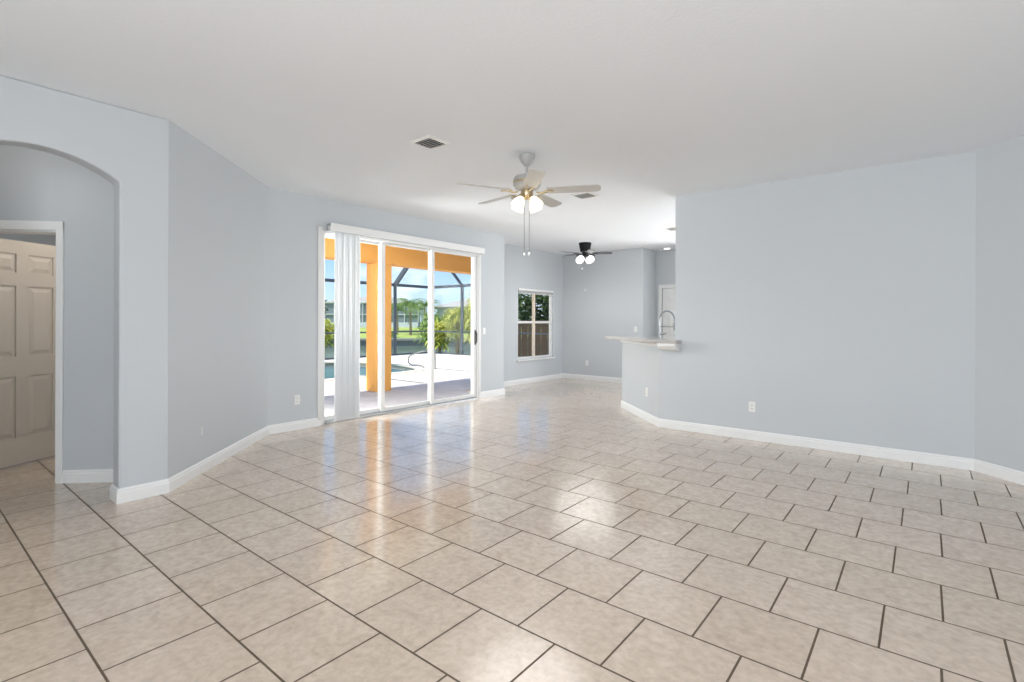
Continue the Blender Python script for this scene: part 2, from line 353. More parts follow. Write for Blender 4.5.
# dining window wall
WY0, WY1, WZ0, WZ1 = 8.34, 9.64, 0.51, 2.01
m_ = MB().box(DX-0.08, DX, 7.12, WY0, 0, CE).box(DX-0.08, DX, WY1, 10.95, 0, CE).box(DX-0.08, DX, WY0, WY1, 0, WZ0).box(DX-0.08, DX, WY0, WY1, WZ1, CE)
struct(m_.build('wall_dining', wall_m), 'far blue-grey wall holding the small window', 'wall')
struct(MB().prism([(DX,BY),(-4.59,BY),(-4.59,10.75),(-4.71,10.75),(-4.71,BY+0.12),(DX,BY+0.12)], 0, CE).build('wall_back', wall_m, bevel=0.01), 'bright blue-grey wall at the back of the dining area', 'wall')
KX0, KX1 = -4.46, -3.64   # kitchen pantry door opening
m_ = MB().box(-4.71, KX0, 10.75, 10.87, 0, CE).box(KX1, -3.25, 10.75, 10.87, 0, CE).box(-0.75, -0.42, 10.75, 10.87, 0, CE).box(-3.25, -0.75, 10.75, 10.87, 0, 0.45).box(-3.25, -0.75, 10.75, 10.87, 2.55, CE).box(KX0, KX1, 10.75, 10.87, 2.05, CE)  # wide opening on the right added for the nook fill light
struct(m_.build('wall_kitchen', wall_m), 'blue-grey wall deep behind the kitchen', 'wall')
struct(MB().box(-3.58, -3.46, 10.05, 10.75, 0, CE).build('wall_light_block', wall_m), 'short unseen wall added as a light blocker, hidden behind the right wall', 'wall')  # added to keep the nook fill off the return wall and door
m_ = MB().box(-0.42, -0.30, 6.30, 7.2, 0, CE).box(-0.42, -0.30, 10.0, 10.87, 0, CE).box(-0.42, -0.30, 7.2, 10.0, 0, 0.8).box(-0.42, -0.30, 7.2, 10.0, 2.5, CE)  # opening added for the kitchen side fill
struct(m_.build('wall_kitchen_side', wall_m), 'kitchen side wall with an opening added for light, hidden behind the right wall', 'wall')
# half wall of the breakfast bar
struct(MB().prism([(-2.395,RY),(-2.60,RY),(-3.625,RY+1.025),(-3.54,RY+1.11),(-2.55,RY+0.12),(-2.395,RY+0.12)], 0, 1.0615).build('wall_half', wall_m), 'low half wall carrying the breakfast bar', 'wall')

# hall behind the arch
HB = Vector((-5.176, 1.212)); hd = Vector((-s2, -s2))     # the hall wall runs at 45 degrees
def hpt(t, off=0):   # t along the wall, off into the bedroom
    p = HB + hd*t + Vector((-s2, s2))*off; return (p.x, p.y)
T0, T1, DH = 0.427, 1.25, 2.055
m_ = MB().prism([hpt(-0.46), hpt(T0), hpt(T0,0.12), hpt(-0.46,0.12)], 0, CE)
m_.prism([hpt(T1), hpt(1.75), hpt(1.75,0.12), hpt(T1,0.12)], 0, CE)
m_.prism([hpt(T0), hpt(T1), hpt(T1,0.12), hpt(T0,0.12)], DH, CE)
struct(m_.build('wall_hall', wall_m), 'shaded blue-grey hall wall seen through the arch', 'wall')
q0 = hpt(1.75)
struct(MB().box(q0[0]-0.1, AX-0.155, q0[1]-0.12, q0[1], 0, CE).build('wall_hall_end', wall_m), 'end wall of the hall, hidden left of the arch', 'wall')
struct(MB().box(-9.1, SX-0.15, 2.70, 2.82, 0, CE).build('wall_bedroom_side', wall_m), 'bedroom wall towards the lanai, beyond the hall door', 'wall')
m_ = MB().box(-9.12, -9.0, -1.4, -0.9, 0, CE).box(-9.12, -9.0, 1.6, 2.7, 0, CE).box(-9.12, -9.0, -0.9, 1.6, 0, 0.8).box(-9.12, -9.0, -0.9, 1.6, 2.2, CE)
struct(m_.build('wall_bedroom_far', wall_m), 'far bedroom wall with a window, beyond the hall door', 'wall')
struct(MB().box(-9.0, q0[0]-0.1, -1.4, -1.28, 0, CE).box(q0[0]-0.22, q0[0]-0.1, -1.28, q0[1], 0, CE).build('wall_bedroom_near', wall_m), 'near bedroom walls, beyond the hall door', 'wall')

# baseboards: (name, path of (x,y) along the wall face, side) ; profile 0.10 high with a stepped top
def baseboard(name, pts, label, h=0.105, t=0.016):
    """pts go with the room on the LEFT of the direction of travel"""
    m_ = MB(); P = [Vector(p) for p in pts]; N = len(P); nrm = []
    for i in range(N-1):
        d = (P[i+1]-P[i]).normalized(); nrm.append(Vector((-d.y, d.x)))
    prof = [(0,0),(t,0),(t,h*0.70),(t*0.75,h*0.78),(t*0.75,h*0.88),(t*0.35,h),(0,h)]
    rings = []
    for i in range(N):
        if i == 0: o = nrm[0]
        elif i == N-1: o = nrm[-1]
        else:
            o = (nrm[i-1]+nrm[i]).normalized(); o = o/ max(0.3, o.dot(nrm[i]))
        rings.append([(P[i].x+o.x*a, P[i].y+o.y*a, b) for a, b in prof])
    k = len(prof); vs = [v for r in rings for v in r]; fs = []
    for i in range(N-1):
        for j in range(k): fs.append((i*k+j, i*k+(j+1)%k, (i+1)*k+(j+1)%k, (i+1)*k+j))
    fs.append(tuple(range(k))); fs.append(tuple((N-1)*k+j for j in range(k-1,-1,-1)))
    m_.add(vs, fs)
    return struct(m_.build(name, trim_m), label, 'baseboard')
baseboard('baseboard_right', [(2.62,RY-2.26),(0.36,RY),(-2.60,RY),(-3.625,RY+1.025),(-3.54,RY+1.11)], 'white baseboard along the right wall and round the half wall')
baseboard('baseboard_left', [(SX,OY0-0.005),(SX,2.835),(AX,1.396),(AX,arc_c+arc_h),(AX-0.155,arc_c+arc_h),(AX-0.155,1.2)], 'white baseboard from the sliding door round to the arch pillar')
baseboard('baseboard_slider', [(SX-0.1,7.12),(SX,7.12),(SX,OY1+0.005)], 'short white baseboard right of the sliding door')
baseboard('baseboard_back', [(-4.59,10.7),(-4.59,BY),(DX,BY),(DX,7.14)], 'white baseboard along the dining window and back walls')
baseboard('baseboard_hall', [hpt(-0.42),hpt(T0-0.046)], 'white baseboard on the hall wall right of the door casing')

# ------------------------------------------------------------------ hall door and casing
dc = empty('trim_1', (*hpt(T0), 0), 'white casing round the hall doorway beyond the arch', 'door casing', kind='structure')
loc = Matrix.Translation(Vector((*hpt(T0), 0))).inverted()
def casing_side(t0, t1): return MB().prism([hpt(t0,-0.018), hpt(t1,-0.018), hpt(t1,0.0), hpt(t0,0.0)], 0, DH+0.07)
for (a, b) in ((T0-0.045, T0+0.004), (T1-0.004, T1+0.045)): casing_side(a, b).xform(loc).build('casing_side', trim_m, dc, bevel=0.004)
MB().prism([hpt(T0-0.045,-0.02), hpt(T1+0.045,-0.02), hpt(T1+0.045,0.0), hpt(T0-0.045,0.0)], DH-0.004, DH+0.07).xform(loc).build('casing_head', trim_m, dc, bevel=0.004)
for (a, b) in ((T0, T0+0.018), (T1-0.018, T1)): MB().prism([hpt(a,0), hpt(b,0), hpt(b,0.12), hpt(a,0.12)], 0, DH).xform(loc).build('jamb', trim_m, dc)
MB().prism([hpt(T0+.018,0), hpt(T1-.018,0), hpt(T1-.018,0.12), hpt(T0+.018,0.12)], DH-0.018, DH).xform(loc).build('jamb_head', trim_m, dc)

def panel_door(name, w, h, material, parent_loc, rz, label, kind='structure', knob=brass_m):
    """six-panel door, hinge at local origin, latch edge at x=w, faces y=+-0.0175"""
    D = empty(name, parent_loc, label, 'door', rz=rz, kind=kind)
    t = 0.0175
    cols = [(0.11, w/2-0.05), (w/2+0.05, w-0.11)]
    rows = [(0.24, 0.80), (0.98, 1.62), (1.74, h-0.12)]
    m_ = MB()
    # stiles, rails and mullion
    m_.box(0, 0.11, -t, t, 0, h).box(w-0.11, w, -t, t, 0, h).box(cols[0][1], cols[1][0], -t, t, 0, h)
    zs = [0] + [z for r in rows for z in r] + [h]
    for c in cols:
        for k in range(0, len(zs), 2): m_.box(c[0], c[1], -t, t, zs[k], zs[k+1])
    m_.build('door_frame', material, D)
    for c in cols:
        for r in rows:
            p = MB()
            p.box(c[0], c[1], -t+0.012, t-0.012, r[0], r[1])
            for s in (-1, 1):   # raised field with sloping edges
                a = 0.015; b = 0.05
                o = [(c[0]+a, s*(t-0.012), r[0]+a),(c[1]-a, s*(t-0.012), r[0]+a),(c[1]-a, s*(t-0.012), r[1]-a),(c[0]+a, s*(t-0.012), r[1]-a)]
                i = [(c[0]+b, s*(t-0.002), r[0]+b),(c[1]-b, s*(t-0.002), r[0]+b),(c[1]-b, s*(t-0.002), r[1]-b),(c[0]+b, s*(t-0.002), r[1]-b)]
                p.add(o+i, [(4,5,6,7)]+[(k,(k+1)%4,4+(k+1)%4,4+k) for k in range(4)])
            p.build('panel', material, D)
    kb = MB()
    for s in (-1, 1):
        kb.lathe([(0.03,0),(0.03,0.006),(0.011,0.01),(0.011,0.035),(0.024,0.042),(0.029,0.055),(0.022,0.068),(0.006,0.072)], (w-0.065, s*t, 0.96), 16, (0,s,0))
    kb.build('knob', knob, D, smooth=True)
    return D
hx, hy = -6.24, 0.482
panel_door('door_1', 0.76, 2.03, door_m, (hx, hy, 0.012), math.atan2(1.14-hy, -6.62-hx), 'half open six-panel door beyond the arch')

# kitchen pantry door with casing
dk = empty('trim_2', (KX0, 10.75, 0), 'white casing round the white door behind the kitchen', 'door casing', kind='structure')
for a, b in ((KX0-0.075-KX0, 0.0), (KX1-KX0, KX1-KX0+0.075)): MB().box(a, b, -0.018, 0, 0, 2.125).build('casing_side', trim_m, dk, bevel=0.004)
MB().box(0.0, KX1-KX0, -0.018, 0, 2.05, 2.125).build('casing_head', trim_m, dk, bevel=0.004)
panel_door('door_2', KX1-KX0-0.01, 2.035, trim_m, (KX0+0.005, 10.79, 0.008), 0, 'closed white door behind the kitchen faucet', knob=chrome_m)

# ------------------------------------------------------------------ glass sliding door
sd = empty('door_3', (SX, OY0, 0), 'three-panel white framed glass sliding door to the pool deck', 'sliding door', kind='structure')
L_ = OY1-OY0
fr = MB().box(-0.14, 0.006, 0, 0.05, 0, OZ).box(-0.14, 0.006, L_-0.05, L_, 0, OZ).box(-0.14, 0.006, 0.05, L_-0.05, OZ-0.035, OZ)
fr.box(0.0, 0.012, -0.045, 0.012, 0, OZ+0.04).box(0.0, 0.012, L_-0.012, L_+0.045, 0, OZ+0.04)
fr.build('frame', vinyl_m, sd, bevel=0.004)
MB().box(-0.15, 0.004, 0.05, L_-0.05, 0.0, 0.022).box(-0.052, -0.046, 0.05, L_-0.05, 0.022, 0.034).box(-0.098, -0.092, 0.05, L_-0.05, 0.022, 0.034).build('sill_track', grey_metal, sd)
ps = [(0.05, 1.035, -0.118), (0.965, 1.935, -0.072), (1.865, L_-0.05, -0.026)]
for i, (a, b, x) in enumerate(ps):
    st = 0.066
    p = MB().box(x-0.018, x+0.018, a, a+st, 0.036, OZ-0.036).box(x-0.018, x+0.018, b-st, b, 0.036, OZ-0.036)
    p.box(x-0.018, x+0.018, a+st, b-st, 0.036, 0.085).box(x-0.018, x+0.018, a+st, b-st, OZ-0.065, OZ-0.036)
    po = p.build('panel', vinyl_m, sd, bevel=0.003)
    MB().box(x-0.003, x+0.003, a+st-0.005, b-st+0.005, 0.08, OZ-0.06).build('glass', glass_m, po)
    if i == 2:
        h = MB().box(x+0.018, x+0.028, b-0.042, b-0.014, 0.92, 1.17).tube([(x+0.026,b-0.028,0.95),(x+0.055,b-0.028,0.97),(x+0.055,b-0.028,1.12),(x+0.026,b-0.028,1.14)], 0.008)
        h.build('handle', black_m, po)['label'] = 'black pull handle'

# vertical blind: valance, head track and a stack of vanes
vb = empty('vertical_blind', (SX, 3.57, 0), 'white vertical blind gathered at the left end of the sliding door', 'blind')
v = MB().box(0.10, 0.112, 0.0, 2.90, 2.462, 2.558).box(0.0, 0.10, 2.888, 2.90, 2.462, 2.558).box(0.085, 0.112, 0.0, 2.90, 2.552, 2.562)
v.build('valance', trim_m, vb, bevel=0.003)
MB().box(0.03, 0.075, 0.005, 2.87, 2.485, 2.53).build('head_track', vinyl_m, vb)
MB().box(0.0, 0.098, 0.012, 0.035, 2.53, 2.556).box(0.0, 0.02, 0.012, 0.035, 2.47, 2.53).build('bracket', grey_metal, vb)
NV = 13
for k in range(NV):
    y = 0.105 + k*0.0290; z0, z1 = 0.035, 2.462
    ang = math.radians(50 + 6*math.sin(k*2.1)); w = 0.088
    p = MB(); vs = []
    for j in range(5):
        s = (j/4-0.5); c = 0.008*(1-4*s*s)
        dx = math.cos(ang)*s*w*0.95 + math.sin(ang)*c; dy = math.sin(ang)*s*w*-1 + math.cos(ang)*c
        vs.append((0.053+dx, y+dy))
    n = len(vs)
    pts = [(a, b, z0) for a, b in vs] + [(a, b, z1) for a, b in vs]
    pts += [(a+0.0012, b+0.0008, z0) for a, b in vs] + [(a+0.0012, b+0.0008, z1) for a, b in vs]
    fs = [(j, j+1, n+j+1, n+j) for j in range(n-1)] + [(2*n+j+1, 2*n+j, 3*n+j, 3*n+j+1) for j in range(n-1)]
    fs += [(0, n, 3*n, 2*n), (n-1, 3*n-1, 4*n-1, 2*n-1)] + [(j+1, j, 2*n+j, 2*n+j+1) for j in range(n-1)] + [(n+j, n+j+1, 3*n+j+1, 3*n+j) for j in range(n-1)]
    p.add(pts, fs); p.build('vane', blind_m, vb)
MB().tube([(0.095,0.075,2.5),(0.095,0.075,1.15)], 0.005, 6).build('tilt_wand', vinyl_m, vb)

# ------------------------------------------------------------------ dining window
wd = empty('window_1', (DX, WY0, WZ0), 'small white framed window in the far dining wall', 'window', kind='structure')
ww, wh = WY1-WY0, WZ1-WZ0
fx = -0.045
f_ = MB().box(fx-0.04, fx+0.02, 0, 0.045, 0, wh).box(fx-0.04, fx+0.02, ww-0.045, ww, 0, wh).box(fx-0.04, fx+0.02, 0.045, ww-0.045, 0, 0.05).box(fx-0.04, fx+0.02, 0.045, ww-0.045, wh-0.05, wh)
f_.build('frame', vinyl_m, wd, bevel=0.003)
MB().box(fx-0.02, fx+0.022, 0.045, ww-0.045, wh*0.51, wh*0.51+0.05).build('meeting_rail', vinyl_m, wd, bevel=0.003)
MB().box(fx-0.02, fx+0.026, ww*0.47-0.03, ww*0.47+0.03, 0.05, wh-0.05).build('mullion', mat('cream_window_mullion', (0.80,0.68,0.56), 0.5), wd, bevel=0.003)
MB().box(fx-0.012, fx-0.006, 0.04, ww-0.04, 0.045, wh-0.045).build('glass', glass_m, wd)
MB().box(-0.022, 0.04, -0.03, ww+0.03, -0.03, 0.0).build('sill', trim_m, wd, bevel=0.006)
hb_ = empty('raised_window_blind', (DX, WY0, WZ1), 'white blind raised to the top of the small dining window', 'blind')
MB().box(-0.022, 0.028, 0.01, ww-0.01, -0.045, -0.002).build('head_rail', trim_m, hb_, bevel=0.003)
for k in range(5): MB().box(-0.020, 0.026, 0.02, ww-0.02, -0.052-k*0.008, -0.048-k*0.008).build('slat', blind_m, hb_)
MB().box(-0.018, 0.024, 0.02, ww-0.02, -0.108, -0.092).build('bottom_rail', vinyl_m, hb_, bevel=0.003)

# ------------------------------------------------------------------ cover plates on the walls (each a thing)
def plate(name, loc, normal_deg, label, kind='outlet'):
    """built facing local +x"""
    P = empty(name, loc, label, 'outlet' if kind == 'outlet' else 'light switch' if kind == 'switch' else 'thermostat', rz=math.radians(normal_deg))
    p = MB().box(0.0, 0.006, -0.036, 0.036, -0.058, 0.058).build('cover_plate', plate_m, P, bevel=0.003)
    if kind == 'outlet':
        for s in (-1, 1):
            f = MB().lathe([(0.0165,0.005),(0.0165,0.0085)], (0,0,s*0.0195), 16, (1,0,0)).build('receptacle', plate_m, P)
            MB().box(0.0083, 0.0089, -0.008, -0.005, s*0.0195-0.004, s*0.0195+0.006).box(0.0083, 0.0089, 0.005, 0.008, s*0.0195-0.004, s*0.0195+0.006).build('slot', slot_m, f)
    else:
        MB().box(0.005, 0.009, -0.014, 0.014, -0.03, 0.03).build('rocker', plate_m, P, bevel=0.002)
    return P
plate('wall_outlet', (-1.506, RY, 0.37), -90, 'white outlet low on the large right wall')
plate('wall_outlet', (-4.90, 1.761, 0.362), 45, 'white outlet low on the angled left wall')
plate('wall_outlet', (SX, 3.19, 0.36), 0, 'white outlet left of the sliding door')
plate('wall_outlet', (-2.892, 6.472, 0.38), -135, 'white outlet on the bar half wall')
plate('wall_outlet', (-5.93, BY, 0.38), -90, 'white outlet low on the far dining back wall')
plate('light_switch', (SX, 6.575, 1.15), 0, 'white switch right of the sliding door', 'switch')
plate('light_switch', (-4.75, BY, 1.16), -90, 'white switch on the dining back wall above the bar top', 'switch')
ho = empty('ceiling_hook_sensor', (-5.987, BY, 2.03), 'tiny grey sensor high on the dining back wall', 'sensor', rz=math.radians(-90))
ho.name = 'wall_sensor'
MB().box(0, 0.02, -0.018, 0.018, -0.025, 0.025).build('housing', plate_m, ho, bevel=0.004)
MB().lathe([(0.011,0.019),(0.011,0.023),(0.004,0.026)], (0,0,0.004), 12, (1,0,0)).build('lens', grey_metal, ho, smooth=True)

# ------------------------------------------------------------------ breakfast bar
def offset_pt(p, n, d): return (p[0]+n[0]*d, p[1]+n[1]*d)
nf = (-s2, -s2)
# the slab overhangs the dining side by a quarter metre and wraps round the end of the right wall
top = [(-2.31, RY-0.18), (-2.785, RY-0.18), (-3.815, RY+0.83), (-3.83, RY+0.87), (-3.80, RY+0.91), (-3.50, RY+1.21), (-3.45, RY+1.20), (-2.50, RY+0.25), (-2.3952, RY+0.17), (-2.3952, RY-0.0005), (-2.31, RY-0.0005)]
bt = tag(MB().prism(top, 1.062, 1.10).build('bar_countertop', granite_m, bevel=0.008), 'grey-beige stone bar top on the half wall', 'countertop')
cb = MB()
for x0, x1 in ((-2.56, -2.335),):
    pr = [(RY,1.062),(RY-0.165,1.062),(RY-0.165,1.03),(RY-0.12,0.985),(RY-0.03,0.965),(RY,0.965)]
    k = len(pr)
    cb.add([(x0,y,z) for y,z in pr]+[(x1,y,z) for y,z in pr], [tuple(range(k)), tuple(range(2*k-1,k-1,-1))]+[(q,(q+1)%k,k+(q+1)%k,k+q) for q in range(k)])
struct(cb.build('trim_4', trim_m), 'white corbel under the right end of the bar top', 'trim')
tr = MB()
def strip(a, b, n, d0, d1, z0, z1): tr.prism([offset_pt(a, n, d0), offset_pt(b, n, d0), offset_pt(b, n, d1), offset_pt(a, n, d1)], z0, z1)
strip((-2.60,RY), (-3.625,RY+1.025), nf, 0.0, 0.03, 1.01, 1.0605)
tr.build('trim_3', trim_m, bevel=0.006)
struct(bpy.data.objects['trim_3'], 'thin white moulding under the bar top on the half wall', 'trim')
ck = tag(MB().prism([(-2.44,RY+0.14),(-2.545,RY+0.14),(-3.52,RY+1.115),(-3.52,RY+1.13),(-3.00,RY+1.65),(-2.30,RY+0.95),(-2.30,RY+0.14)], 0.87, 0.91).build('kitchen_countertop', granite_m), 'lower stone kitchen worktop behind the bar, holding the faucet', 'countertop')
kc = empty('kitchen_base_cabinet', (-2.9, 7.3, 0), 'white base cabinet under the kitchen worktop behind the bar', 'cabinet')
cm = Matrix.Translation((2.9,-7.3,0))
MB().prism([(-2.44,RY+0.145),(-2.555,RY+0.145),(-3.50,RY+1.09),(-3.50,RY+1.12),(-3.01,RY+1.61),(-2.34,RY+0.94),(-2.34,RY+0.145)], 0.0, 0.87).xform(cm).build('body', cab_m, kc)
for k in range(2):
    a = offset_pt((-3.01,RY+1.61), (s2,-s2), 0.03+k*0.46); b = offset_pt(a, (s2,-s2), 0.42)
    n = (s2, s2)
    dd = MB().prism([a, b, offset_pt(b,n,0.018), offset_pt(a,n,0.018)], 0.12, 0.84).xform(cm).build('door', cab_m, kc, bevel=0.003)
    c0 = offset_pt(offset_pt(a, (s2,-s2), 0.37 if k == 0 else 0.05), n, 0.018)
    MB().tube([(c0[0],c0[1],0.68),(c0[0]+.02,c0[1]+.02,0.68),(c0[0]+.02,c0[1]+.02,0.78),(c0[0],c0[1],0.78)], 0.005, 6).xform(cm).build('handle', chrome_m, dd)

# faucet: gooseneck with a holder arm
fa = empty('kitchen_faucet', (-2.90, 6.91, 0.91), 'dark nickel gooseneck faucet rising behind the bar top', 'faucet', rz=math.radians(45))
MB().lathe([(0.030,0),(0.030,0.008),(0.022,0.02),(0.019,0.06),(0.019,0.16),(0.014,0.18)], seg=18).build('base', chrome_m, fa, smooth=True)
pts = [(0,0,0.16),(0,0,0.44)] + [(0.11-0.11*math.cos(a), 0, 0.44+0.125*math.sin(a)) for a in [PI*k/14 for k in range(1,15)]] + [(0.22,0,0.40)]
MB().tube(pts, 0.0125, 10).build('spout', chrome_m, fa, smooth=True)
MB().lathe([(0.014,0),(0.018,0.02),(0.018,0.10),(0.014,0.11)], (0.22,0,0.29), 14).build('spray_head', chrome_m, fa, smooth=True)
MB().tube([(0,0,0.345),(0.21,0,0.345)], 0.007, 8).build('holder_arm', chrome_m, fa, smooth=True)
MB().tube([(0.015,0,0.235),(0.05,0.0,0.238),(0.095,0.0,0.252)], [0.014,0.010,0.008], 8).build('lever_handle', chrome_m, fa, smooth=True)

# ------------------------------------------------------------------ ceiling vents and recessed lights
def vent(loc, s, label):
    V = empty('ceiling_vent', loc, label, 'air vent', 'square ceiling vents')
    h = s/2
    f_ = MB()
    for a in range(4):
        q = MB().add([(-h,-h,0),(h,-h,0),(h,-h,-0.004),(-h,-h,-0.004),(-h+.028,-h+.028,0),(h-.028,-h+.028,0),(h-.028,-h+.028,-0.012),(-h+.028,-h+.028,-0.012)],
                     [(0,1,2,3),(4,7,6,5),(0,3,7,4),(1,5,6,2),(3,2,6,7),(0,4,5,1)]).xform(Matrix.Rotation(a*PI/2,4,'Z'))
        f_.add(q.v, q.f)
    f_.build('frame', plate_m, V)
    MB().box(-h+.02, h-.02, -h+.02, h-.02, -0.003, -0.001).build('duct_opening', slot_m, V)
    n = 6; i_ = h-0.03
    for k in range(n):
        y = -i_ + (k+0.5)*2*i_/n
        b = MB().box(-i_, i_, -0.013, 0.013, -0.0008, 0.0008).xform(Matrix.Translation((0,y,-0.010)) @ Matrix.Rotation(math.radians(38),4,'X'))
        b.build('louver', plate_m, V)
    return V
vent((-3.33, 2.99, CE), 0.25, 'square white ceiling vent nearest the viewer, left of the white fan')
vent((-3.235, 5.42, CE), 0.26, 'square white ceiling vent just behind the right blade of the white fan')
vent((-3.22, 8.30, CE), 0.26, 'square ceiling vent half hidden by the edge of the right wall')
rl = empty('recessed_light', (-4.24, 10.48, CE), 'lit recessed ceiling light in front of the white kitchen door', 'ceiling light')
MB().lathe([(0.095,0.0),(0.095,-0.006),(0.07,-0.008),(0.07,0.0)], seg=24, caps=False).build('trim_ring', plate_m, rl, smooth=True)
MB().lathe([(0.07,-0.002),(0.05,-0.006),(0.001,-0.008)], seg=24).build('diffuser', bulb_m, rl, smooth=True)

# ------------------------------------------------------------------ ceiling fans
def blade_mesh(r0_, r1_, w0, w1, pitch, z):
    """blade along +x, rounded end, with thickness, pitched about its length"""
    pts = []; N = 10
    out = [(r0_, -w0/2), (r0_+0.02, -w0/2-0.004)]
    out += [(r1_-0.05, -w1/2)]
    for k in range(1, 6): a = -PI/2 + k*(PI/2)/6; out.append((r1_-0.05+0.05*math.cos(a), -w1/2+0.05+0.05*math.sin(a)))
    for k in range(1, 6): a = k*(PI/2)/6; out.append((r1_-0.05+0.05*math.cos(a), w1/2-0.05+0.05*math.sin(a)))
    out += [(r1_-0.05, w1/2), (r0_+0.02, w0/2+0.004), (r0_, w0/2)]
    m_ = MB().prism(out, -0.004, 0.004)
    return m_.xform(Matrix.Translation((0,0,z)) @ Matrix.Rotation(pitch,4,'X'))
def fan(name, loc, label, body, blade, bracket, base_deg, R, wb, zb, shade_kind, nshade, flush, pull, watts, shade_deg):
    F = empty(name, loc, label, 'ceiling fan')
    if flush:
        MB().lathe([(0.12,0),(0.122,-0.02),(0.095,-0.17),(0.06,-0.19),(0.001,-0.19)], seg=32).build('canopy', body, F, smooth=True)
        MB().lathe([(0.001,-0.19),(0.055,-0.19),(0.05,-0.25),(0.001,-0.25)], seg=24).build('motor_housing', body, F, smooth=True)
    else:
        MB().lathe([(0.062,0),(0.075,-0.006),(0.072,-0.03),(0.05,-0.075),(0.024,-0.10),(0.001,-0.10)], seg=32).build('canopy', body, F, smooth=True)
        MB().lathe([(0.013,-0.09),(0.013,-0.19)], seg=14).build('downrod', body, F, smooth=True)
        MB().lathe([(0.02,-0.17),(0.06,-0.185),(0.115,-0.205),(0.128,-0.235),(0.128,-0.285),(0.105,-0.315),(0.06,-0.325),(0.001,-0.325)], seg=36).build('motor_housing', body, F, smooth=True)
        MB().lathe([(0.129,-0.25),(0.1315,-0.255),(0.1315,-0.268),(0.129,-0.272)], seg=36, caps=False).build('trim_band', brass_m, F, smooth=True)
    for k in range(5):
        rot = Matrix.Rotation(math.radians(base_deg + 72*k), 4, 'Z')
        b = blade_mesh(0.19 if not flush else 0.15, R, wb*0.86, wb, math.radians(-12), zb).xform(rot).build('blade', blade, F, bevel=0.002)
        ar = MB().tube([(0.09,0,zb-0.012),(0.13,0,zb-0.026),(0.165,0.018,zb-0.016),(0.20,0.034,zb-0.004),(0.25,0.03,zb-0.007)], 0.007, 6)
        ar.tube([(0.09,0,zb-0.012),(0.13,0,zb-0.026),(0.165,-0.018,zb-0.016),(0.20,-0.034,zb-0.010),(0.25,-0.03,zb-0.015)], 0.007, 6)
        ar.xform(rot).build('blade_bracket', bracket, b)
    zl = zb-0.0
    MB().lathe([(0.001,zl+0.02),(0.055,zl+0.01),(0.06,zl-0.03),(0.045,zl-0.06),(0.02,zl-0.075),(0.001,zl-0.078)], seg=24).build('light_kit', bracket, F, smooth=True)
    for k in range(nshade):
        a = math.radians(shade_deg + k*360/nshade); d = Vector((math.cos(a), math.sin(a), 0))
        ax = (d*0.56 + Vector((0,0,-0.83))).normalized()
        s0 = d*(0.055 if shade_kind == 'tulip' else 0.085) + Vector((0,0,zl-0.045))
        kh = MB().tube([d*0.03+Vector((0,0,zl-0.03)), s0, s0+ax*0.03], 0.010, 8).lathe([(0.024,0),(0.026,0.02),(0.02,0.03)], s0+ax*0.02, 14, ax).build('lamp_holder', bracket, F, smooth=True)
        if shade_kind == 'tulip':
            MB().lathe([(0.024,0),(0.032,0.012),(0.043,0.032),(0.052,0.058),(0.057,0.085),(0.061,0.10),(0.057,0.10),(0.048,0.058),(0.028,0.02),(0.001,0.012)], s0+ax*0.032, 20, ax, caps=False).build('lamp_shade', shade_m, F, smooth=True)
        else:
            MB().lathe([(0.028,0),(0.045,0.012),(0.06,0.035),(0.068,0.065),(0.062,0.095),(0.045,0.115),(0.02,0.127),(0.001,0.129)], s0+ax*0.03, 20, ax).build('lamp_shade', globe_m, F, smooth=True)
    ld = bpy.data.lights.new('fan_lamps', 'SPOT'); ld.energy = watts; ld.spot_size = math.radians(164); ld.spot_blend = 0.35; ld.shadow_soft_size = 0.6; ld.color = (1.0, 0.98, 0.95)
    lo = bpy.data.objects.new('fan_lamps', ld); COL.objects.link(lo); lo.parent = F; lo.location = (0, 0, zl-0.19)
    for (px, py, zt, zb_) in pull:
        c = MB().tube([(px,py,zt),(px,py,zb_)], 0.0022, 6).build('pull_chain', mat('dull_chain_metal', (0.07, 0.07, 0.068), 0.5), F)
        MB().lathe([(0.001,0.0),(0.008,-0.006),(0.011,-0.016),(0.008,-0.026),(0.001,-0.032)], (px,py,zb_), 12).build('pull_knob', plate_m, c, smooth=True)
    return F
deg0 = math.degrees(YAW)
zp = 1.965-CE
fan('ceiling_fan', (-2.876, 3.777, CE), 'white five-blade ceiling fan with lit shades and two long pull chains', mat('grey_white_fan_body', (0.47, 0.465, 0.455), 0.4), fan_white, brass_m, 60+deg0, 0.68, 0.135, 2.535-CE, 'tulip', 4, False,
    [(-0.018, -0.014, 2.47-CE, zp), (0.018, 0.015, 2.47-CE, zp+0.004)], 36, 45+deg0)
fan('ceiling_fan', (-5.22, 8.76, CE), 'black flush ceiling fan with lit globes in the far dining area', fan_black, fan_grey, fan_black, 62+deg0, 0.53, 0.12, 2.665-CE, 'globe', 4, True,
    [(-0.05, -0.03, 2.60-CE, 2.38-CE)], 24, 45+deg0)

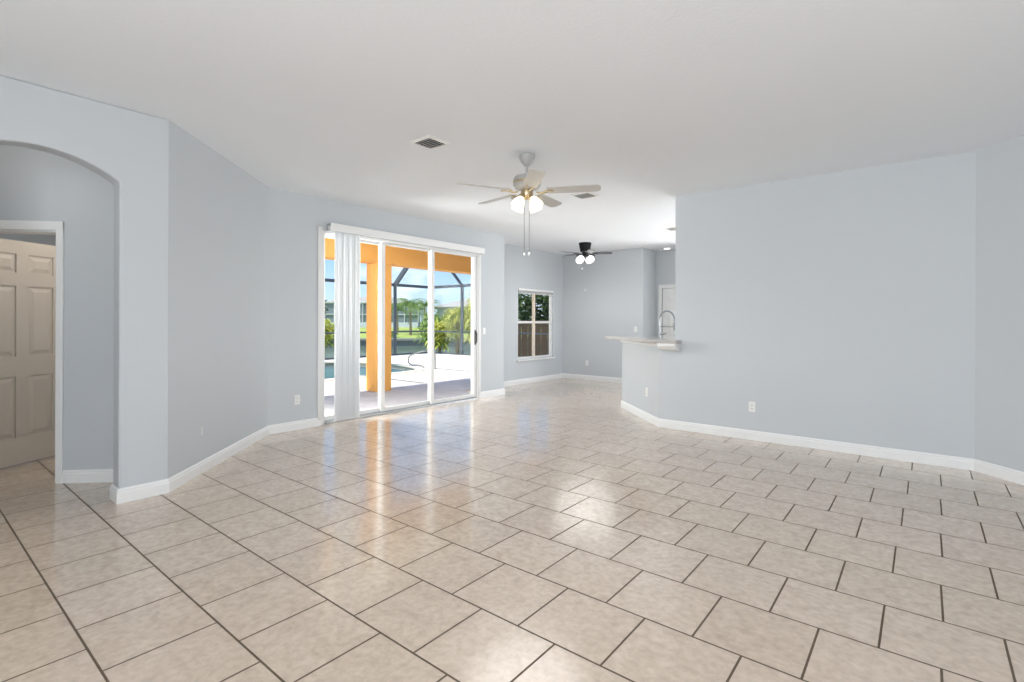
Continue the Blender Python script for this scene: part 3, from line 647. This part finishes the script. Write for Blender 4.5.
# ------------------------------------------------------------------ lanai and pool deck
DZ = -0.03
def spline(P, n=8):
    out = []; N = len(P)
    for i in range(N):
        p0, p1, p2, p3 = [Vector(P[(i+k) % N]) for k in (-1,0,1,2)]
        for j in range(n):
            t = j/n; out.append(0.5*((2*p1)+(p2-p0)*t+(2*p0-5*p1+4*p2-p3)*t*t+(3*p1-p0-3*p2+p3)*t**3))
    return out
POOL = spline([(-10.55,3.6),(-10.55,5.5),(-10.62,7.4),(-10.62,8.7),(-10.95,9.35),(-12.2,9.85),(-13.7,9.75),(-14.9,9.0),(-15.1,7.2),(-14.3,4.8),(-13.2,3.4),(-11.6,2.9)])
def deck():
    bm = bmesh.new()
    outer = [(-8.5,2.82),(-8.5,14.5),(-16.05,14.5),(-16.05,-2.0),(-9.12,-2.0),(-9.12,2.82)]   # lanai floor is its own slab
    es = []
    for loop in (outer, [(p.x,p.y) for p in POOL]):
        vs = [bm.verts.new((x,y,DZ)) for x,y in loop]
        es += [bm.edges.new((vs[i], vs[(i+1)%len(vs)])) for i in range(len(vs))]
    bmesh.ops.triangle_fill(bm, use_beauty=True, edges=es)
    r = bmesh.ops.extrude_face_region(bm, geom=list(bm.faces))
    for v in [g for g in r['geom'] if isinstance(g, bmesh.types.BMVert)]: v.co.z -= 0.15
    bmesh.ops.recalc_face_normals(bm, faces=bm.faces)
    me = bpy.data.meshes.new('pool_deck'); bm.to_mesh(me); bm.free(); me.materials.append(paver_m)
    o = bpy.data.objects.new('pool_deck', me); COL.objects.link(o); return o
struct(deck(), 'pale paved pool deck in full sun beyond the lanai', 'deck')
lanai_m = paver_mat('grey_lanai_pavers', ((0.52, 0.50, 0.53), (0.45, 0.43, 0.46), (0.33, 0.31, 0.33)))  # same paver pattern as the deck, in darker greyer tones
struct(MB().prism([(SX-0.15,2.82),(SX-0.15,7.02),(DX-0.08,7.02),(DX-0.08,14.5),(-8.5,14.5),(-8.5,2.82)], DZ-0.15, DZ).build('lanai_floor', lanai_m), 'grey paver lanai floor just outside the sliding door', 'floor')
pl = empty('swimming_pool', (-12.8, 6.6, DZ), 'freeform swimming pool set in the deck beyond the orange column', 'pool', kind='structure')
pm = Matrix.Translation((12.8,-6.6,0)); n = len(POOL)
cen = sum((p for p in POOL), Vector((0,0)))/n
b_ = MB(); z1, z2 = -0.20, -1.4
b_.add([(p.x,p.y,z1) for p in POOL]+[(p.x,p.y,z2) for p in POOL], [(i,(i+1)%n,n+(i+1)%n,n+i) for i in range(n)]+[tuple(range(n,2*n))]).xform(pm).build('basin', pool_shell_m, pl)
MB().add([(p.x,p.y,-0.012) for p in POOL]+[(p.x,p.y,-0.205) for p in POOL], [(i,(i+1)%n,n+(i+1)%n,n+i) for i in range(n)]).xform(pm).build('waterline_tile', pool_tile_m, pl)
MB().add([(p.x,p.y,-0.13) for p in POOL], [tuple(range(n))]).xform(pm).build('water', water_m, pl)
cp = MB(); inn = [p + (p-cen).normalized()*-0.02 for p in POOL]; out = [p + (p-cen).normalized()*0.28 for p in POOL]
vs = [(p.x,p.y,z) for z in (-0.02,0.022) for p in inn] + [(p.x,p.y,z) for z in (-0.02,0.022) for p in out]
fs = []
for i in range(n):
    j = (i+1) % n; fs += [(i,j,n+j,n+i),(2*n+i,3*n+i,3*n+j,2*n+j),(n+i,n+j,3*n+j,3*n+i),(i,2*n+i,2*n+j,j)]
cp.add(vs, fs).xform(pm).build('coping', coping_m, pl)

# pool hand rail
hr = [(0,0,0),(-0.03,0,0.07),(-0.16,0,0.115),(-0.34,0,0.12),(-0.42,0,0.17),(-0.44,0,0.25),(-0.42,0,0.34),(-0.33,0,0.40),(0.12,0,0.54),(0.24,0,0.54),(0.30,0,0.46),(0.31,0,0.0)]
sm = []
for i in range(len(hr)-1):
    p0, p1, p2, p3 = [Vector(hr[min(max(i+k,0),len(hr)-1)]) for k in (-1,0,1,2)]
    for j in range(5):
        t = j/5; sm.append(0.5*((2*p1)+(p2-p0)*t+(2*p0-5*p1+4*p2-p3)*t*t+(3*p1-p0-3*p2+p3)*t**3))
sm.append(Vector(hr[-1]))
ph = empty('pool_handrail', (-10.87, 9.56, DZ), 'bent metal handrail at the near end of the pool', 'handrail', rz=YAW)
MB().tube(sm, 0.019, 8).build('rail', steel_m, ph, smooth=True)
for q in (hr[0], hr[-1]): MB().lathe([(0.05,0),(0.05,0.012),(0.025,0.025)], q, 14).build('floor_flange', steel_m, ph, smooth=True)

# lanai column and header beam, orange stucco
column_x0, column_x1 = -8.38, -8.05
def lanai_column(y0, y1, label):
    c = empty('lanai_column', ((column_x0+column_x1)/2, (y0+y1)/2, DZ), label, 'column')
    c['kind'] = 'structure'
    w = (column_x1-column_x0)/2; d = (y1-y0)/2
    MB().box(-w, w, -d, d, 0, 2.45).build('shaft', stucco_m, c, bevel=0.012)
    return c
lanai_column(5.90, 6.25, 'orange stucco column on the deck behind the sliding door')
struct(MB().box(column_x0, column_x1, 2.82, 12.6, 2.42, 2.86).build('lanai_beam', stucco_m, bevel=0.01), 'orange stucco header beam across the top of the lanai', 'beam')
lanai_column(12.25, 12.6, 'orange stucco column at the far end of the lanai beam, out of sight')
struct(MB().prism([(column_x0-0.05,2.82),(SX-0.15,2.82),(SX-0.15,6.97),(DX-0.15,6.97),(DX-0.15,12.6),(column_x0-0.05,12.6)], 2.86, 2.98).build('lanai_ceiling', ext_m), 'lanai ceiling slab above the orange beam', 'ceiling')

# screen cage: every post, rail and rafter belongs to one cage
cg = empty('pool_cage', (-15.95, 14.4, DZ), 'dark bronze screen cage frame round the pool deck', 'pool cage')
CM = Matrix.Translation((15.95,-14.4,-DZ))
ez = 2.70; top_z = 3.95
pa = [(-15.95, y) for y in (12.54, 10.1, 7.6, 5.1, 2.6)]
pb = [(x, 14.4) for x in (-14.15, -11.9, -9.6)]
for (x, y) in [(-15.95,14.4)] + pa + pb:
    MB().bar((x,y,DZ), (x,y,ez), 0.09, 0.09).xform(CM).build('post', dark_metal, cg)
for z, h, nm in ((ez, 0.11, 'eave_beam'), (0.88, 0.055, 'chair_rail'), (DZ+0.03, 0.06, 'sole_plate')):
    MB().bar((-15.95,0.0,z), (-15.95,14.45,z), 0.06, h).xform(CM).build(nm, dark_metal, cg)
    MB().bar((-15.99,14.4,z), (-7.4,14.4,z), 0.06, h).xform(CM).build(nm, dark_metal, cg)
for (x, y) in pa: 
    MB().bar((x,y,ez), (x+1.35,y,top_z), 0.09, 0.17).xform(CM).build('rafter', dark_metal, cg)
    MB().bar((x+1.35,y,top_z), (-8.6,y,top_z), 0.06, 0.15).xform(CM).build('roof_beam', dark_metal, cg)
for (x, y) in pb: MB().bar((x,y,ez), (x,y-1.35,top_z), 0.06, 0.10).xform(CM).build('rafter', dark_metal, cg)
MB().bar((-14.6,0,top_z), (-14.6,13.05,top_z), 0.06, 0.1).xform(CM).build('roof_beam', dark_metal, cg)
MB().bar((-14.6,13.05,top_z), (-7.4,13.05,top_z), 0.06, 0.1).xform(CM).build('roof_beam', dark_metal, cg)

# ------------------------------------------------------------------ yard beyond the cage; local frame a (away) and b (right)
A_ = Vector((-0.7437, 0.6687)); B_ = Vector((0.6687, 0.7437)); A_.normalize(); B_.normalize()
def Y(D, L, z=0.0): p = A_*D + B_*L; return (p.x, p.y, z)
def terrain(name, rows, material, label, L0=-90, L1=90):
    vs = []; fs = []
    for D, z in rows: vs += [Y(D, L0, z), Y(D, L1, z)]
    for i in range(len(rows)-1): fs.append((2*i, 2*i+1, 2*i+3, 2*i+2))
    bm = MB().add(vs, fs); k = len(rows)
    return struct(bm.build(name, material), label, 'ground')
terrain('bank', [(6, -0.22), (21.5, -0.22), (25, -0.45), (28.5, -1.4), (29.0, -2.0)], bank_m, 'low grassy bank between the cage and the canal')
terrain('canal', [(27.5, -1.12), (50.2, -1.12)], canal_m, 'dull green canal water beyond the pool cage')
sw = MB()
c4 = [Y(50,-90),Y(50,90),Y(50.5,90),Y(50.5,-90)]
sw.prism([(p[0],p[1]) for p in c4], -2.2, -0.62)
c4 = [Y(49.8,-90),Y(49.8,90),Y(50.8,90),Y(50.8,-90)]
sw.prism([(p[0],p[1]) for p in c4], -0.62, -0.42)
struct(sw.build('seawall', seawall_m), 'grey concrete seawall on the far canal bank', 'seawall')
terrain('lawn', [(50.5, -0.45), (58, -0.1), (70, 0.4), (120, 0.6), (260, 0.6)], grass_m, 'sunny green lawn rising from the seawall to the far house')

def house(D, L0, L1, depth, base, hw, hr_, label, name='house'):
    c = Y(D, (L0+L1)/2, base); H_ = empty(name, c, label, 'house', rz=math.atan2(B_.y, B_.x))
    w = (L1-L0)/2
    MB().box(-w, w, 0, depth, 0, hw).build('wall', house_wall, H_)
    e_ = 0.6; r_ = min(depth/2, w)*0.92
    vs = [(-w-e_,-e_,hw),(w+e_,-e_,hw),(w+e_,depth+e_,hw),(-w-e_,depth+e_,hw),(-w-e_,-e_,hw+.18),(w+e_,-e_,hw+.18),(w+e_,depth+e_,hw+.18),(-w-e_,depth+e_,hw+.18),(-w+r_,depth/2,hw+hr_),(w-r_,depth/2,hw+hr_)]
    MB().add(vs, [(3,2,1,0),(0,1,5,4),(1,2,6,5),(2,3,7,6),(3,0,4,7),(4,5,9,8),(5,6,9),(6,7,8,9),(7,4,8)]).build('roof', house_roof, H_)
    return H_
h1 = house(72, -16, -1.5, 9, 0.3, 2.7, 1.7, 'pale far house with a white framed screen porch, beyond the palms')
# screened porch on the front of the first house
MB().box(-7.2, 7.2, -2.6, -2.5, 0.0, 0.75).build('porch_base', mat('white_porch_paint', (0.50,0.54,0.60), 0.6), h1)
MB().box(-7.2, 7.2, -2.46, -2.42, 0.75, 3.2).build('porch_screen', screen_m, h1)
pf = mat('white_porch_frame', (0.55,0.57,0.58), 0.5)
for k in range(9): MB().box(-7.25+k*1.8, -7.15+k*1.8, -2.62, -2.50, 0.75, 3.3).build('porch_post', pf, h1)
for z in (1.75, 3.2): MB().box(-7.2, 7.2, -2.6, -2.51, z, z+0.1).build('porch_rail', pf, h1)
MB().box(-7.4, 7.4, -2.7, 0.0, 3.3, 3.42).build('porch_roof', pf, h1)
h2 = house(80, 1.2, 16, 10, 0.4, 2.9, 1.6, 'far house with a pale roof above the yellow-green shrubs')
for k in range(4):
    f_ = MB().box(-6.4+k*3.4, -5.0+k*3.4, -0.06, 0.02, 0.8, 2.2).build('window', screen_m, h2)

def leaf_cloud(rng, n, rx, ry, z0, z1, ll, lw, droop=0.3, shape=None):
    m_ = MB()
    for _ in range(n):
        while True:
            x, y, z = rng.uniform(-1,1), rng.uniform(-1,1), rng.uniform(-1,1)
            if 0.15 < x*x+y*y+z*z < 1: break
        c = Vector((x*rx, y*ry, z0+(z+1)/2*(z1-z0)))
        a = rng.uniform(0, 2*PI); el = rng.uniform(-0.5, 1.1)
        d = Vector((math.cos(a)*math.cos(el), math.sin(a)*math.cos(el), math.sin(el)))
        s = d.cross(Vector((0,0,1))).normalized(); l_ = ll*rng.uniform(0.6,1.2); w_ = lw*rng.uniform(0.7,1.2)
        e1 = c + d*l_*0.5; e2 = c + d*l_ + Vector((0,0,-droop*l_))
        m_.add([c, e1+s*w_/2, e2, e1-s*w_/2], [(0,1,2,3)])
    return m_
def shrub(name, D, L, z, label, cat, leaf, rx, h, n, ll, lw, seed, stems=5, group=None, z0=0.25):
    rng = random.Random(seed); S = empty(name, Y(D,L,z), label, cat, group)
    leaf_cloud(rng, n, rx, rx, h*z0, h, ll, lw).build('foliage', leaf, S)
    st = MB()
    for k in range(stems):
        a = rng.uniform(0,2*PI); r = rng.uniform(0.05, 0.3)*rx
        st.tube([(r*math.cos(a)*.5,r*math.sin(a)*.5,-0.3),(r*math.cos(a),r*math.sin(a),h*0.35),(2*r*math.cos(a),2*r*math.sin(a),h*0.7)], [0.035,0.03,0.015], 6)
    st.build('stem', trunk_m, S); return S
def palm(D, L, z, h, fr, nfr, label, seed, group='palms in front of the far house', leaf=leaf_palm):
    rng = random.Random(seed); S = empty('palm_tree', Y(D,L,z), label, 'palm tree', group)
    lean = rng.uniform(-0.3,0.3)
    MB().tube([(0,0,-0.4),(lean*.3,0,h*.5),(lean,0,h)], [0.16,0.11,0.09], 8).build('trunk', trunk_m, S, smooth=True)
    c = MB()
    for k in range(nfr):
        a = 2*PI*k/nfr + rng.uniform(-.2,.2); el = rng.uniform(0.1, 1.2); d = Vector((math.cos(a), math.sin(a), 0)); s = Vector((-math.sin(a), math.cos(a), 0))
        P = []; p = Vector((lean,0,h)); 
        for j in range(9):
            P.append(p.copy()); q = el - j*0.26; p = p + (d*math.cos(q) + Vector((0,0,math.sin(q))))*fr/8
        c.tube(P, [0.03-0.003*j for j in range(9)], 4)
        for j in range(1, 9):
            for sg in (-1, 1):
                for u in (0, 0.5):
                    b = P[j] if u == 0 else (P[j]+P[j-1])/2
                    dn = (P[j]-P[j-1]).normalized(); ln = fr*0.30*(1-0.06*j)
                    tip = b + s*sg*ln*0.8 + dn*ln*0.45 + Vector((0,0,-ln*0.35))
                    c.add([b-dn*0.03, b+dn*0.05, tip], [(0,1,2)])
    c.build('crown', leaf, S); return S
palm(60.5, -3.7, 0.0, 2.5, 2.5, 20, 'palm left of the others before the far screened house', 3)
palm(55.0, -2.0, -0.2, 3.0, 2.6, 22, 'tallest palm in the middle before the far screened house', 4)
palm(65.5, -0.7, 0.1, 3.0, 2.6, 20, 'palm right of the others beside the far screened house', 5)
shrub('bush', 59.6, 0.2, -0.02, 'dark bush right of the screened house on the far lawn', 'bush', leaf_green, 1.0, 2.3, 500, 0.5, 0.22, 8)
shrub('bush', 61, -13.3, 0.0, 'dark bush at the left end of the far lawn', 'bush', leaf_dark, 1.6, 4.2, 700, 0.6, 0.25, 9)
shrub('bush', 52.0, -4.0, -0.4, 'low clump on the far lawn edge above the seawall', 'bush', leaf_green, 0.9, 0.55, 260, 0.3, 0.14, 10, 3)
G = 'yellow-green shrubs behind the cage'
shrub('areca_palm_shrub', 22.9, 0.45, -0.4, 'lowest yellow-green shrub just right of the door mullion', 'shrub', leaf_yellow, 0.5, 1.7, 420, 0.45, 0.10, 21, 6, G)
shrub('areca_palm_shrub', 25.3, 1.30, -0.4, 'yellow-green shrub left of the right cage post', 'shrub', leaf_yellow, 0.65, 2.35, 560, 0.5, 0.11, 22, 7, G, 0.42)
shrub('areca_palm_shrub', 23.2, 2.15, -0.4, 'tallest yellow-green shrub right of the right cage post', 'shrub', leaf_yellow, 0.55, 3.1, 620, 0.5, 0.11, 23, 8, G, 0.2)
shrub('areca_palm_shrub', 27.6, 0.1, -0.9, 'green shrub behind the low yellow-green one', 'shrub', leaf_green, 0.7, 2.5, 420, 0.5, 0.10, 24, 5, G)
shrub('croton_shrub', 22.5, -4.45, -0.25, 'yellow shrub seen through the gap left of the blind', 'shrub', leaf_yellow, 0.6, 1.6, 380, 0.4, 0.12, 25, 5)
# view through the dining window
fe = empty('board_fence', Y(27, 9.5, -0.6), 'brown board fence seen through the small dining window', 'fence', rz=math.atan2(B_.y, B_.x))
for k in range(28): MB().box(-5.0+k*0.36, -5.0+k*0.36+0.34, -0.02, 0.02, 0.0, 1.95).build('board', fence_m, fe)
for z in (0.3, 1.6): MB().box(-5.0, 5.1, 0.02, 0.08, z, z+0.1).build('rail', fence_m, fe)
T_ = 'dark trees behind the fence'
for i, (D, L, h, lb) in enumerate([(29.5, 6.4, 5.2, 'dark tree behind the left half of the dining window'), (34.0, 9.3, 5.8, 'dark tree behind the right half of the dining window'), (29.5, 11.4, 5.0, 'dark tree at the right edge of the dining window view')]):
    S = shrub('yard_tree', D, L, -1.4 if D > 30 else -0.9, lb, 'tree', leaf_dark if i != 1 else leaf_green, 1.7, h, 1300, 0.5, 0.22, 40+i, 3, T_, 0.3)
